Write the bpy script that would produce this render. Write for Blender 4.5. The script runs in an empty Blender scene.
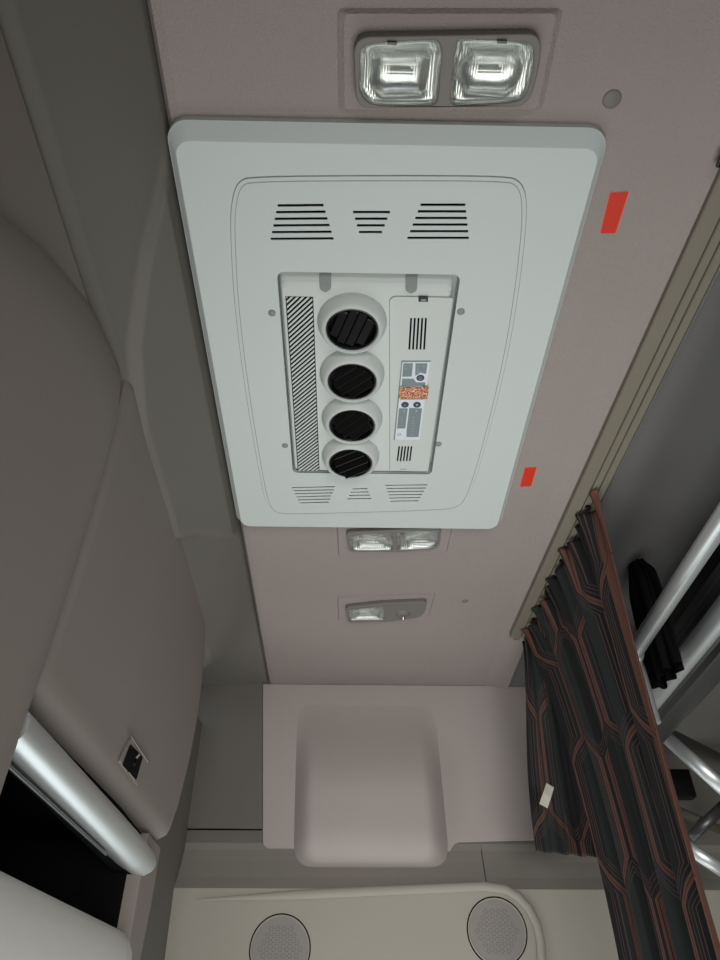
import bpy, bmesh, math, random
from mathutils import Vector, Matrix

S = bpy.context.scene
COL = S.collection
random.seed(4)

# ------------------------------------------------------------------ camera
FPX = 721.0
CAM = Vector((0.0, 0.0, 1.10))
dy = Vector((-18, -610, -721)).normalized()
dx = Vector((1, 0, 0)); dx = (dx - dy * dx.dot(dy)).normalized()
dz = dx.cross(dy)
ROT = Matrix((dx, dy, dz))
cam_d = bpy.data.cameras.new('camera')
cam_d.sensor_fit = 'VERTICAL'; cam_d.sensor_height = 36.0
cam_d.lens = FPX / 960.0 * 36.0
cam_d.clip_start = 0.01
cam = bpy.data.objects.new('camera', cam_d); COL.objects.link(cam)
cam.matrix_world = Matrix.Translation(CAM) @ ROT.to_4x4()
S.camera = cam

# ------------------------------------------------------------------ light
w = bpy.data.worlds.new('world'); S.world = w; w.use_nodes = True
w.node_tree.nodes['Background'].inputs[0].default_value = (0.80, 0.90, 1.0, 1)
w.node_tree.nodes['Background'].inputs[1].default_value = 0.6
S.view_settings.view_transform = 'Standard'; S.view_settings.look = 'None'
S.view_settings.gamma = 1.0; S.view_settings.use_curve_mapping = False
S.view_settings.exposure = 0.0

def area(name, loc, target, sx, sy, power, color=(1, 1, 1)):
    l = bpy.data.lights.new(name, 'AREA'); l.shape = 'RECTANGLE'; l.size = sx; l.size_y = sy
    l.energy = power; l.color = color
    o = bpy.data.objects.new(name, l); COL.objects.link(o); o.location = loc
    o.rotation_euler = (Vector(target) - Vector(loc)).to_track_quat('-Z', 'Y').to_euler()
    return o
# daylight through the windscreen (left), the far side window and the near side window
area('windscreen_light', (-1.28, 0.85, 0.80), (0.1, 1.2, 1.5), 0.75, 1.5, 11, (0.95, 0.98, 1.0))
area('far_window_light', (0.0, 1.80, 0.72), (0.1, 0.6, 1.9), 1.1, 0.5, 3.5, (0.93, 1.0, 0.98))
nw = area('near_window_light', (0.35, -0.72, 0.98), (0.1, 1.9, 1.22), 1.0, 0.5, 4.3, (1.0, 0.98, 0.95))
nw.data.spread = math.radians(75)
# added fill lamp near the floor, standing in for bounced daylight
up_fill = area('footwell_light', (0.20, 0.72, 0.06), (0.20, 0.72, 2.0), 1.2, 1.1, 5.2, (1.0, 0.99, 0.96))
up_fill.data.spread = math.radians(95)

# ------------------------------------------------------------------ helpers
def ray(px, py): return ROT @ Vector((px - 360.0, 480.0 - py, -FPX))
def on_z(px, py, Z=1.95): v = ray(px, py); return CAM + v * ((Z - CAM.z) / v.z)
def on_y(px, py, Y): v = ray(px, py); return CAM + v * (Y / v.y)
def on_x(px, py, X): v = ray(px, py); return CAM + v * (X / v.x)

def srgb(c):
    def f(v):
        v /= 255.0
        return v / 12.92 if v <= 0.04045 else ((v + 0.055) / 1.055) ** 2.4
    return (f(c[0]), f(c[1]), f(c[2]), 1)

def mat(name, c, rough=0.6, metal=0.0, bump=None, spec=0.5, coat=0.0, mottled=0.0):
    m = bpy.data.materials.new(name); m.use_nodes = True
    nt = m.node_tree; b = nt.nodes['Principled BSDF']
    b.inputs['Base Color'].default_value = srgb(c)
    b.inputs['Roughness'].default_value = rough; b.inputs['Metallic'].default_value = metal
    b.inputs['Specular IOR Level'].default_value = spec
    b.inputs['Coat Weight'].default_value = coat
    tc = nt.nodes.new('ShaderNodeTexCoord')
    if mottled:
        n = nt.nodes.new('ShaderNodeTexNoise'); n.inputs['Scale'].default_value = 6; n.inputs['Detail'].default_value = 4
        mx = nt.nodes.new('ShaderNodeMix'); mx.data_type = 'RGBA'
        a = srgb(c); k = 1 - mottled
        mx.inputs[6].default_value = a; mx.inputs[7].default_value = (a[0] * k * 1.0, a[1] * k * .985, a[2] * k * .97, 1)
        nt.links.new(tc.outputs['Object'], n.inputs['Vector']); nt.links.new(n.outputs['Fac'], mx.inputs[0])
        nt.links.new(mx.outputs[2], b.inputs['Base Color'])
    if bump:
        sc, st = bump
        n = nt.nodes.new('ShaderNodeTexNoise'); n.inputs['Scale'].default_value = sc; n.inputs['Detail'].default_value = 3
        bp = nt.nodes.new('ShaderNodeBump'); bp.inputs['Strength'].default_value = st; bp.inputs['Distance'].default_value = 0.002
        nt.links.new(tc.outputs['Object'], n.inputs['Vector']); nt.links.new(n.outputs['Fac'], bp.inputs['Height'])
        nt.links.new(bp.outputs['Normal'], b.inputs['Normal'])
    return m

M = {}
M['liner'] = mat('headliner_fabric', (164, 155, 151), 0.95, bump=(380, 0.9), spec=0.15, mottled=0.06)
M['band'] = mat('band_plastic', (140, 136, 128), 0.7, bump=(500, 0.1), spec=0.3)
M['liner_smooth'] = mat('liner_moulded', (186, 178, 174), 0.85, bump=(300, 0.12), spec=0.2, mottled=0.04)
M['dark_trim'] = mat('dark_grey_plastic', (118, 115, 109), 0.75, bump=(500, 0.12), spec=0.3, mottled=0.05)
M['mid_trim'] = mat('warm_grey_plastic', (174, 170, 159), 0.62, bump=(500, 0.10), spec=0.4, mottled=0.04)
M['locker'] = mat('locker_plastic', (140, 132, 126), 0.75, bump=(450, 0.12), spec=0.3, mottled=0.06)
M['plate'] = mat('pale_grey_plastic', (205, 213, 211), 0.55, bump=(700, 0.08), spec=0.4)
M['unit'] = mat('unit_plastic', (206, 212, 209), 0.5, spec=0.4)
M['cap'] = mat('screw_cap_plastic', (140, 146, 144), 0.6)
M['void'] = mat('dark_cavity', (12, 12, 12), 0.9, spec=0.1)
M['black'] = mat('black_plastic', (13, 14, 15), 0.3)
M['vane'] = mat('vane_plastic', (8, 8, 9), 0.28, spec=0.35)
M['silver'] = mat('satin_silver', (215, 220, 220), 0.34, metal=0.65)
M['silver_bright'] = mat('satin_silver_paint', (205, 210, 210), 0.36, metal=0.7)
M['gunmetal'] = mat('grey_anodised', (92, 94, 93), 0.35, metal=0.6)
M['chrome'] = mat('chrome', (225, 225, 225), 0.1, metal=1.0)
M['lamp_frame'] = mat('lamp_housing', (120, 116, 111), 0.55)
M['reflector'] = mat('lamp_reflector', (232, 234, 230), 0.22, metal=0.8)
M['red'] = mat('red_sticker', (214, 46, 16), 0.45)
M['red_edge'] = mat('sticker_border', (226, 120, 98), 0.5)
M['rail'] = mat('rail_plastic', (128, 122, 108), 0.5)
M['rail_dark'] = mat('rail_groove', (84, 79, 69), 0.6)
M['alu'] = mat('aluminium_edge', (170, 172, 170), 0.35, metal=0.8)
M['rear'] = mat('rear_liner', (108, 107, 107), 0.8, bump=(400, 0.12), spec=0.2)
M['board'] = mat('bunk_board', (98, 95, 90), 0.8)
M['shell'] = mat('shell_grey', (120, 116, 110), 0.9)
M['lip'] = mat('tray_lip_plastic', (214, 212, 207), 0.4, bump=(60, 0.1))
M['white'] = mat('white_print', (222, 230, 238), 0.45)
M['grey_print'] = mat('grey_print', (122, 137, 138), 0.45)
M['pale_print'] = mat('pale_print', (160, 172, 174), 0.5)
M['navy'] = mat('navy_button', (24, 26, 66), 0.35)
M['copper'] = mat('copper_tape', (214, 156, 128), 0.22, metal=0.85, bump=(350, 1.0))
M['tag'] = mat('white_tag', (205, 205, 190), 0.7)
M['black_cloth'] = mat('black_cloth', (22, 22, 23), 0.95, spec=0.1)
M['speaker'] = mat('speaker_grille', (146, 141, 136), 0.6)
M['floor'] = mat('cab_floor_mat', (60, 58, 56), 0.9)

g = bpy.data.materials.new('ribbed_clear_lens'); g.use_nodes = True
b = g.node_tree.nodes['Principled BSDF']
b.inputs['Base Color'].default_value = (.93, .96, .94, 1); b.inputs['Roughness'].default_value = 0.06
b.inputs['Transmission Weight'].default_value = 1.0; b.inputs['IOR'].default_value = 1.35
M['lens'] = g

# ---- woven curtain cloth: stretched hexagon lines over charcoal (UV driven)
def curtain_mat():
    m = bpy.data.materials.new('hexagon_curtain_cloth'); m.use_nodes = True
    nt = m.node_tree; N = nt.nodes; L = nt.links; B = N['Principled BSDF']
    B.inputs['Roughness'].default_value = 0.9; B.inputs['Specular IOR Level'].default_value = 0.15
    uv = N.new('ShaderNodeUVMap'); uv.uv_map = 'UVMap'
    sp = N.new('ShaderNodeSeparateXYZ'); L.new(uv.outputs[0], sp.inputs[0])
    def mt(op, a, b=None, c=None):
        n = N.new('ShaderNodeMath'); n.operation = op
        for i, v in enumerate((a, b, c)):
            if v is None: continue
            if isinstance(v, (int, float)): n.inputs[i].default_value = v
            else: L.new(v, n.inputs[i])
        return n.outputs[0]
    U, V = sp.outputs[0], sp.outputs[1]
    # mirrored line pairs, metres in UV
    s = mt('PINGPONG', mt('DIVIDE', U, 0.095), 1.0)
    z = mt('PINGPONG', mt('DIVIDE', V, 0.24), 1.0)
    z = mt('MULTIPLY', mt('SUBTRACT', z, 0.5), 8.0)
    z = mt('MINIMUM', mt('MAXIMUM', z, -1.0), 1.0)
    line = mt('ADD', mt('MULTIPLY', z, 0.36), 0.5)
    d = mt('ABSOLUTE', mt('SUBTRACT', s, line))
    brown = mt('LESS_THAN', d, 0.085)
    core = mt('LESS_THAN', d, 0.012)
    pin = None
    for off in (0.20, 0.31, 0.40):
        p = mt('LESS_THAN', mt('ABSOLUTE', mt('SUBTRACT', d, off)), 0.011)
        pin = p if pin is None else mt('MAXIMUM', pin, p)
    def mix(f, a, b):
        n = N.new('ShaderNodeMix'); n.data_type = 'RGBA'; L.new(f, n.inputs[0])
        for i, v in ((6, a), (7, b)):
            if isinstance(v, tuple): n.inputs[i].default_value = v
            else: L.new(v, n.inputs[i])
        return n.outputs[2]
    sel = mt('LESS_THAN', mt('ABSOLUTE', mt('SUBTRACT', mt('FRACT', mt('DIVIDE', U, 0.24)), 0.5)), 0.25)
    ground = mix(sel, srgb((42, 42, 43)), srgb((50, 54, 54)))
    c = mix(pin, ground, srgb((92, 74, 70)))
    c = mix(brown, c, srgb((106, 76, 68)))
    c = mix(core, c, srgb((60, 44, 40)))
    wide = mt('GREATER_THAN', U, 0.540)
    c = mix(wide, c, mix(core, srgb((108, 76, 66)), srgb((44, 32, 30))))
    L.new(c, B.inputs['Base Color'])
    return m
M['curtain'] = curtain_mat()

def setp(o, **k):
    for a, v in k.items(): o[a] = v
    return o

def link(name, me, m=None, parent=None):
    o = bpy.data.objects.new(name, me); COL.objects.link(o)
    if m is not None and not me.materials: me.materials.append(m)
    if parent is not None: 
        o.parent = parent
        o.matrix_parent_inverse = parent.matrix_world.inverted()
    return o

def thing(name, label, cat, loc=(0, 0, 0), group=None):
    o = bpy.data.objects.new(name, None); COL.objects.link(o); o.location = loc
    o.matrix_world = Matrix.Translation(Vector(loc))
    o.empty_display_size = 0.05
    o['label'] = label; o['category'] = cat
    if group: o['group'] = group
    return o

def mesh(name, verts, faces, m=None, parent=None, smooth=False, recalc=True):
    me = bpy.data.meshes.new(name); me.from_pydata([tuple(v) for v in verts], [], faces)
    if recalc:
        bm = bmesh.new(); bm.from_mesh(me); bmesh.ops.recalc_face_normals(bm, faces=bm.faces); bm.to_mesh(me); bm.free()
    if smooth:
        for p in me.polygons: p.use_smooth = True
    return link(name, me, m, parent)

def grid(name, rows, m=None, parent=None, smooth=True, thick=0.0, uv=None, closed=False):
    nr, nc = len(rows), len(rows[0])
    V = [p for r in rows for p in r]; F = []
    for i in range(nr - 1):
        for j in range(nc - 1 + (1 if closed else 0)):
            k = (j + 1) % nc
            F.append((i * nc + j, i * nc + k, (i + 1) * nc + k, (i + 1) * nc + j))
    me = bpy.data.meshes.new(name); me.from_pydata([tuple(v) for v in V], [], F)
    if uv:
        l = me.uv_layers.new(name='UVMap')
        for lp in me.loops: l.data[lp.index].uv = uv[lp.vertex_index]
    for p in me.polygons: p.use_smooth = smooth
    o = link(name, me, m, parent)
    if thick:
        md = o.modifiers.new('solid', 'SOLIDIFY'); md.thickness = thick; md.offset = 0
    return o

def add_box(bm, lo, hi, bevel=0.0, seg=2, mtx=None):
    r = bmesh.ops.create_cube(bm, size=1.0)['verts']
    c = [(a + b_) / 2 for a, b_ in zip(lo, hi)]; s = [abs(b_ - a) for a, b_ in zip(lo, hi)]
    for v in r: v.co = Vector((c[0] + v.co.x * s[0], c[1] + v.co.y * s[1], c[2] + v.co.z * s[2]))
    if bevel:
        es = list({e for v in r for e in v.link_edges})
        rr = bmesh.ops.bevel(bm, geom=es, offset=bevel, segments=seg, affect='EDGES', profile=0.5)
        if mtx is not None: bmesh.ops.transform(bm, matrix=mtx, verts=rr['verts'])
    elif mtx is not None: bmesh.ops.transform(bm, matrix=mtx, verts=r)

def box(name, lo, hi, m, parent=None, bevel=0.0, mtx=None):
    bm = bmesh.new(); add_box(bm, lo, hi, bevel, mtx=mtx)
    me = bpy.data.meshes.new(name); bm.to_mesh(me); bm.free()
    return link(name, me, m, parent)

def plate2d(name, loops, t0, t1, m, parent=None, bevel=0.0, mtx=None):
    """solid sheet between heights t0<t1 from an outline and its holes (2D), placed by mtx"""
    cu = bpy.data.curves.new(name, 'CURVE'); cu.dimensions = '2D'; cu.fill_mode = 'BOTH'
    K = 100.0   # worked at 100x so the fill keeps millimetre details
    cu.extrude = K * max((t1 - t0) / 2 - bevel, 0); cu.bevel_depth = K * bevel; cu.bevel_resolution = 2; cu.offset = -K * bevel
    for lp in loops:
        sp = cu.splines.new('POLY'); sp.points.add(len(lp) - 1); sp.use_cyclic_u = True
        for i, p in enumerate(lp): sp.points[i].co = (p[0] * K, p[1] * K, 0, 1)
    o = bpy.data.objects.new(name, cu); COL.objects.link(o)
    bpy.context.view_layer.update()
    me = bpy.data.meshes.new_from_object(o.evaluated_get(bpy.context.evaluated_depsgraph_get()))
    bpy.data.objects.remove(o)
    me.transform(Matrix.Scale(1 / K, 4))
    me.transform(Matrix.Translation((0, 0, (t0 + t1) / 2)))
    if mtx is not None: me.transform(mtx)
    me.materials.clear()
    bm = bmesh.new(); bm.from_mesh(me); bmesh.ops.remove_doubles(bm, verts=bm.verts, dist=1e-6)
    bmesh.ops.recalc_face_normals(bm, faces=bm.faces); bm.to_mesh(me); bm.free()
    return link(name, me, m, parent)

def rrect(x0, y0, x1, y1, r, n=6):
    P = []
    for cx_, cy_, a0 in ((x1 - r, y1 - r, 0), (x0 + r, y1 - r, 90), (x0 + r, y0 + r, 180), (x1 - r, y0 + r, 270)):
        for i in range(n + 1):
            a = math.radians(a0 + 90 * i / n); P.append((cx_ + r * math.cos(a), cy_ + r * math.sin(a)))
    return P

def round_poly(pts, r, n=5):
    """fillet each corner of a closed 2D polygon"""
    P = []; k = len(pts)
    rs = r if isinstance(r, (list, tuple)) else [r] * k
    for i in range(k):
        a, b_, c = Vector(pts[i - 1]), Vector(pts[i]), Vector(pts[(i + 1) % k])
        u, v = (a - b_), (c - b_); q = min(rs[i], u.length * .49, v.length * .49)
        p0 = b_ + u.normalized() * q; p1 = b_ + v.normalized() * q
        for j in range(n + 1):
            t = j / n; P.append(tuple((p0 * (1 - t) ** 2 + b_ * 2 * t * (1 - t) + p1 * t * t)))
    return P

def circ(cx_, cy_, r, n=32, ry=None):
    ry = ry or r
    return [(cx_ + r * math.cos(2 * math.pi * i / n), cy_ + ry * math.sin(2 * math.pi * i / n)) for i in range(n)]

def lathe(name, prof, m, parent=None, mtx=None, n=40, cap=False, smooth=True):
    rows = []
    for r, h in prof:
        rows.append([Vector((r * math.cos(2 * math.pi * i / n), r * math.sin(2 * math.pi * i / n), h)) for i in range(n)])
    V = [p for r in rows for p in r]; F = []
    for i in range(len(rows) - 1):
        for j in range(n):
            k = (j + 1) % n; F.append((i * n + j, i * n + k, (i + 1) * n + k, (i + 1) * n + j))
    if cap: F.append(tuple(range(n))); F.append(tuple((len(rows) - 1) * n + j for j in range(n)))
    if mtx is not None: V = [mtx @ v for v in V]
    o = mesh(name, V, F, m, parent, smooth=smooth)
    md = o.modifiers.new('es', 'EDGE_SPLIT'); md.split_angle = math.radians(50)
    return o

def tube(name, pts, r, m, parent=None, n=20, caps=True, flat=1.0):
    pts = [Vector(p) for p in pts]; rings = []
    for i, p in enumerate(pts):
        t = (pts[min(i + 1, len(pts) - 1)] - pts[max(i - 1, 0)]).normalized()
        up = Vector((0, 0, 1)) if abs(t.z) < .9 else Vector((1, 0, 0))
        a = t.cross(up).normalized(); b_ = a.cross(t)
        rr = r[i] if isinstance(r, (list, tuple)) else r
        rings.append([p + a * rr * flat * math.cos(2 * math.pi * j / n) + b_ * rr * math.sin(2 * math.pi * j / n) for j in range(n)])
    V = [v for q in rings for v in q]; F = []
    for i in range(len(pts) - 1):
        for j in range(n):
            k = (j + 1) % n; F.append((i * n + j, i * n + k, (i + 1) * n + k, (i + 1) * n + j))
    if caps: F.append(tuple(range(n))); F.append(tuple((len(pts) - 1) * n + j for j in range(n)))
    o = mesh(name, V, F, m, parent, smooth=True)
    md = o.modifiers.new('es', 'EDGE_SPLIT'); md.split_angle = math.radians(60)
    return o

def extrude_profile(name, prof, axis, a0, a1, m, parent=None, smooth=False, closed=True):
    """prof: list of 2D points; axis 'x': prof=(y,z); axis 'y': prof=(x,z)"""
    n = len(prof); V = []
    for a in (a0, a1):
        for p in prof: V.append((a, p[0], p[1]) if axis == 'x' else (p[0], a, p[1]))
    F = [(i, (i + 1) % n, n + (i + 1) % n, n + i) for i in range(n if closed else n - 1)]
    if closed: F += [tuple(range(n)), tuple(range(n, 2 * n))]
    o = mesh(name, V, F, m, parent, smooth=smooth)
    if smooth:
        md = o.modifiers.new('es', 'EDGE_SPLIT'); md.split_angle = math.radians(35)
    return o

def sstep(t): t = max(0.0, min(1.0, t)); return t * t * (3 - 2 * t)
def lerp(a, b_, t): return a + (b_ - a) * t
def interp(tab, x):
    if x <= tab[0][0]: return tab[0][1]
    for (a, va), (b_, vb) in zip(tab, tab[1:]):
        if x <= b_: return lerp(va, vb, (x - a) / (b_ - a))
    return tab[-1][1]

ZC = 1.95      # ceiling height
YF = 1.88      # far wall
YN = -0.80     # near wall
XE = -0.220    # left edge of the flat ceiling

def ycat(z): return z

# ================================================================== STRUCTURE
# ceiling: one moulded headliner sheet, a faint bend down at its right edge
prof = [(XE + .004, 2.0), (XE + .004, ZC + .012), (XE + .010, ZC + .002), (XE + .02, ZC), (0.378, ZC), (0.388, ZC - .0014), (0.440, ZC - .010), (0.440, 2.0)]
ceiling = extrude_profile('ceiling', prof, 'y', YN, YF + .06, M['liner'])
setp(ceiling, kind='structure')
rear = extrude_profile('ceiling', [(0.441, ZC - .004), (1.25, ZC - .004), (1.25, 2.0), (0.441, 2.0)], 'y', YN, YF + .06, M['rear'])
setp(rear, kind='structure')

# raised plinths that carry the lamps (moulded in the headliner)
def plinth(px4, h, inset, m):
    q = [on_z(*p) for p in px4]
    P = [(v.x, v.y) for v in q]
    c = Vector((sum(p[0] for p in P) / 4, sum(p[1] for p in P) / 4))
    outer = round_poly(P, 0.008, 4)
    inner = [tuple(Vector(p) + (c - Vector(p)).normalized() * inset) for p in outer]
    n = len(outer)
    V = [(p[0], p[1], ZC + .003) for p in outer] + [(p[0], p[1], ZC - h) for p in inner]
    F = [(i, (i + 1) % n, n + (i + 1) % n, n + i) for i in range(n)] + [tuple(range(n, 2 * n))]
    mesh('lamp_plinth', V, F, m, ceiling)
plinth([(333, 6), (568, 6), (545, 112), (335, 112)], .006, .012, M['liner'])
plinth([(335, 522), (455, 522), (448, 553), (337, 556)], .004, .006, M['liner'])
plinth([(336, 596), (437, 592), (430, 616), (337, 621)], .004, .006, M['liner'])

# left side: headliner flank sloping down to the lockers, with its soft S-shaped moulding
SL = [(XE, ZC + .004), (-0.300, 1.800)]
def contour(y):   # how far down the flank the raised moulding reaches (0 top .. 1 bottom)
    return interp([(.36, -0.1), (.42, .05), (.50, .45), (.60, .80), (.72, .97), (.95, 1.25), (1.04, .62), (1.12, .30), (1.20, -0.1)], y)
rows = []
for i in range(361):
    y = lerp(YN, YF + .02, i / 360)
    row = [Vector((XE + .003, y, 2.0))]
    for j in range(91):
        s = j / 90
        far = sstep((y - 1.40) / .45)
        x = lerp(SL[0][0], lerp(SL[1][0], -0.42, far), s); z = lerp(SL[0][1], lerp(SL[1][1], 1.942, far), s)
        k = sstep((contour(y) - s) / .12 + .5)
        x += .013 * k * (.35 + s * .65) * min(1, s * 8); z -= .014 * k * (1 - s * .6) * min(1, s * 8)
        edge = sstep((s - .9) / .1)
        row.append(Vector((x - edge * .006, y, z)))
    row.append(Vector((row[-1].x - .02, y, row[-1].z + .03)))
    rows.append(row)
flank = grid('trim_1', rows, M['dark_trim'], None, smooth=True); setp(flank, kind='structure')

# far wall: one profile stepping out from the liner to the speaker panel
wall = thing('wall_far', '', '', (0, YF, 0))
for k in ('label', 'category'): del wall[k]
wall['kind'] = 'structure'
def Zy(py, Y, px=360): return on_y(px, py, Y).z
z_top = 2.0
zb0 = Zy(848, YF); 
Yb = 1.848
zb1 = Zy(889, Yb); zb2 = Zy(899, Yb - .004)
extrude_profile('liner_backing', [(YF, z_top), (YF, zb0 - .004), (YF + .06, zb0 - .004), (YF + .06, z_top)], 'x', -1.3, 1.25, M['dark_trim'], wall)
# band under the liner, curving out to the ledge
band = [(YF, zb0 + .01), (YF - .001, zb0 - .006), (lerp(YF, Yb, .25), lerp(zb0, zb1, .35)), (lerp(YF, Yb, .62), lerp(zb0, zb1, .72)), (Yb, zb1), (YF + .06, zb1), (YF + .06, zb0 + .01)]
extrude_profile('ledge_band', band, 'x', -1.3, on_y(485, 865, 1.85).x - .001, M['band'], wall)
extrude_profile('ledge_band', band, 'x', on_y(485, 865, 1.85).x + .001, 1.25, M['band'], wall)
# pale moulded liner with fillet corners
def wx(px, py, Y=YF): return on_y(px, py, Y)
WM = Matrix(((1, 0, 0, 0), (0, 0, -1, YF), (0, 1, 0, 0), (0, 0, 0, 1)))   # (x,z,out) -> world
L2 = [(263, 686), (585, 683), (585, 839), (455, 843), (450, 852), (300, 852), (292, 849), (263, 849)]
P = [(wx(*p).x, wx(*p).z) for p in L2]
P[0] = (P[0][0], 1.9495); P[1] = (P[1][0], 1.9495)
plate2d('wall_liner', [round_poly(P, [.002, .002, .01, .012, .004, .004, .004, .018])], 0.0, 0.006, M['liner_smooth'], wall, .0015, WM)
# moulded bulge
zt, zbm = Zy(700, YF), Zy(869, YF)
rows = []
NZ, NX = 60, 56
for i in range(NZ + 1):
    t = i / NZ; tt = 1 - (1 - t) ** 1.6
    z = lerp(zt, zbm, tt)
    py = lerp(700, 869, tt)
    pr = .058 * sstep(tt / .62)
    if tt > .80: q = (tt - .80) / .20; pr *= math.sqrt(max(0, 1 - q ** 2.4))
    xl = wx(lerp(297, 293, tt), py).x; xr = wx(lerp(434, 450, tt), py).x
    if tt > .86:
        q = (tt - .86) / .14; sh = .035 * (1 - math.sqrt(max(0, 1 - q * q))); xl += sh; xr -= sh
    row = []
    for j in range(NX + 1):
        s = j / NX; e = .13
        sh = min(1.0, math.sin(min(1, s / e) * math.pi / 2)) * min(1.0, math.sin(min(1, (1 - s) / (e * 1.15)) * math.pi / 2))
        row.append(Vector((lerp(xl, xr, s), YF - .0052 - pr * sh, z)))
    rows.append(row)
grid('wall_bulge', rows, M['liner_smooth'], wall)
# seams and dark column left of the liner
zs1, zs2 = Zy(681, YF, 230), Zy(829, YF, 230)
plate2d('corner_panel', [round_poly([(wx(262, 688).x, zs1 - .002), (-0.46, zs1 + .002), (-0.46, zs2 + .003), (wx(262, 832).x, zs2 - .001)], .002)], 0, .003, M['dark_trim'], wall, .001, WM)
box('corner_seam', (-.46, YF - .0035, zs1 - .0015), (wx(262, 688).x, YF, zs1 + .0035), M['void'], wall)
box('corner_seam', (-.46, YF - .0035, zs2 - .003), (wx(262, 832).x, YF, zs2 - .0005), M['void'], wall)
box('corner_cap', (-.46, YF - .0015, zs1 + .004), (wx(262, 688).x, YF + .01, 1.97), M['dark_trim'], wall)
# bright ledge strip, bending down round the right speaker
pts = []
for px in range(196, 491, 12):
    f = (px - 196) / 294
    pts.append((px, lerp(900, 886, f ** .9)))
pts += [(505, 889), (518, 896), (529, 908), (537, 924), (541, 942), (542, 965), (542, 1000)]
rows = []
for i, (px, py) in enumerate(pts):
    c = wx(px, py, Yb - .002)
    a = Vector(pts[min(i + 1, len(pts) - 1)]) - Vector(pts[max(i - 1, 0)]); a.normalize()
    nrm = Vector((-(-a.y), 0, a.x))            # down/left in the wall plane
    dn = Vector((-a.y, 0, -a.x))
    dn = Vector((-a.y * 1.0, 0, -a.x)) ; dn.normalize()
    wd = .0065 * min(1, .15 + i / 10.0)
    row = []
    for q in range(7):
        th = math.pi * q / 6
        row.append(c + dn * (-math.cos(th)) * wd * 1.5 + Vector((0, -1, 0)) * math.sin(th) * wd)
    rows.append(row)
grid('ledge_strip', rows, M['mid_trim'], wall)
# lower speaker panel leaning back towards its foot
zf0 = zb1 + .0005
extrude_profile('speaker_panel', [(Yb, zf0), (Yb + .016, 1.10), (Yb + .03, 0.98), (YF + .06, .98), (YF + .06, zf0)], 'x', -1.3, 1.25, M['mid_trim'], wall)
# lower shell with the far side window opening (below the picture)
for lo, hi in (((-1.3, YF, 0), (1.25, YF + .06, .45)), ((-1.3, YF, .45), (-.7, YF + .06, .98)), ((.7, YF, .45), (1.25, YF + .06, .98))):
    box('lower_panel', lo, hi, M['shell'], wall)
# rounded pillar at the left end of the far wall
pil = []
for i in range(12):
    th = math.radians(90 * i / 11)
    pil.append((-.46 + .08 * math.sin(th), YF + .001 - .08 * (1 - math.cos(th)) ))
V = []; F = []
pprof = [(-.38, YF + .001), (-.385, YF - .03), (-.405, YF - .14), (-.43, YF - .30), (-.50, YF - .42), (-.60, YF - .42), (-.60, YF + .001)]
n = len(pprof)
for z in (0.0, 1.84):
    for p in pprof: V.append((p[0], p[1], z))
F = [(i, (i + 1) % n, n + (i + 1) % n, n + i) for i in range(n)] + [tuple(range(n)), tuple(range(n, 2 * n))]
t2 = mesh('trim_2', V, F, M['dark_trim'], None); setp(t2, kind='structure')

# the rest of the cab shell
fl = box('floor', (-1.45, YN - .05, -.05), (1.3, YF + .06, 0), M['floor']); setp(fl, kind='structure')
wn = thing('wall_near', '', '', (0, YN, 0))
for k in ('label', 'category'): del wn[k]
wn['kind'] = 'structure'
for lo, hi in (((-1.45, YN - .05, 0), (1.3, YN, .45)), ((-1.45, YN - .05, 1.25), (1.3, YN, 2.0)), ((-1.45, YN - .05, .45), (-.7, YN, 1.25)), ((.7, YN - .05, .45), (1.3, YN, 1.25))):
    box('side_panel', lo, hi, M['shell'], wn)
wl = thing('wall_left', '', '', (-1.4, .5, 0))
for k in ('label', 'category'): del wl[k]
wl['kind'] = 'structure'
for lo, hi in (((-1.45, YN, 0), (-1.4, YF + .06, .45)), ((-1.45, YN, 1.3), (-1.4, YF + .06, 2.0)), ((-1.45, YN, .45), (-1.4, YN + .1, 1.3)), ((-1.45, YF - .1, .45), (-1.4, YF + .06, 1.3))):
    box('front_panel', lo, hi, M['shell'], wl)
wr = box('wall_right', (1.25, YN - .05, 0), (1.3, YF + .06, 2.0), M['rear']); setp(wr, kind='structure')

# ================================================================== OVERHEAD LOCKER (left)
XL = -.290
lk = thing('overhead_locker', 'dark grey overhead locker with bulging doors along the left side', 'cupboard', (-.6, .6, 1.1))
# carcass, front set back
extrude_profile('locker_body', [(XL - .018, 1.797), (XL - .012, 1.790), (XL - .022, 1.60), (XL - .03, 1.395), (-.75, 1.395), (-1.38, 1.62), (-1.38, 1.90), (-.40, 1.90), (-.36, 1.797)], 'y', YN + .002, 1.26, M['locker'], lk)
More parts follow.
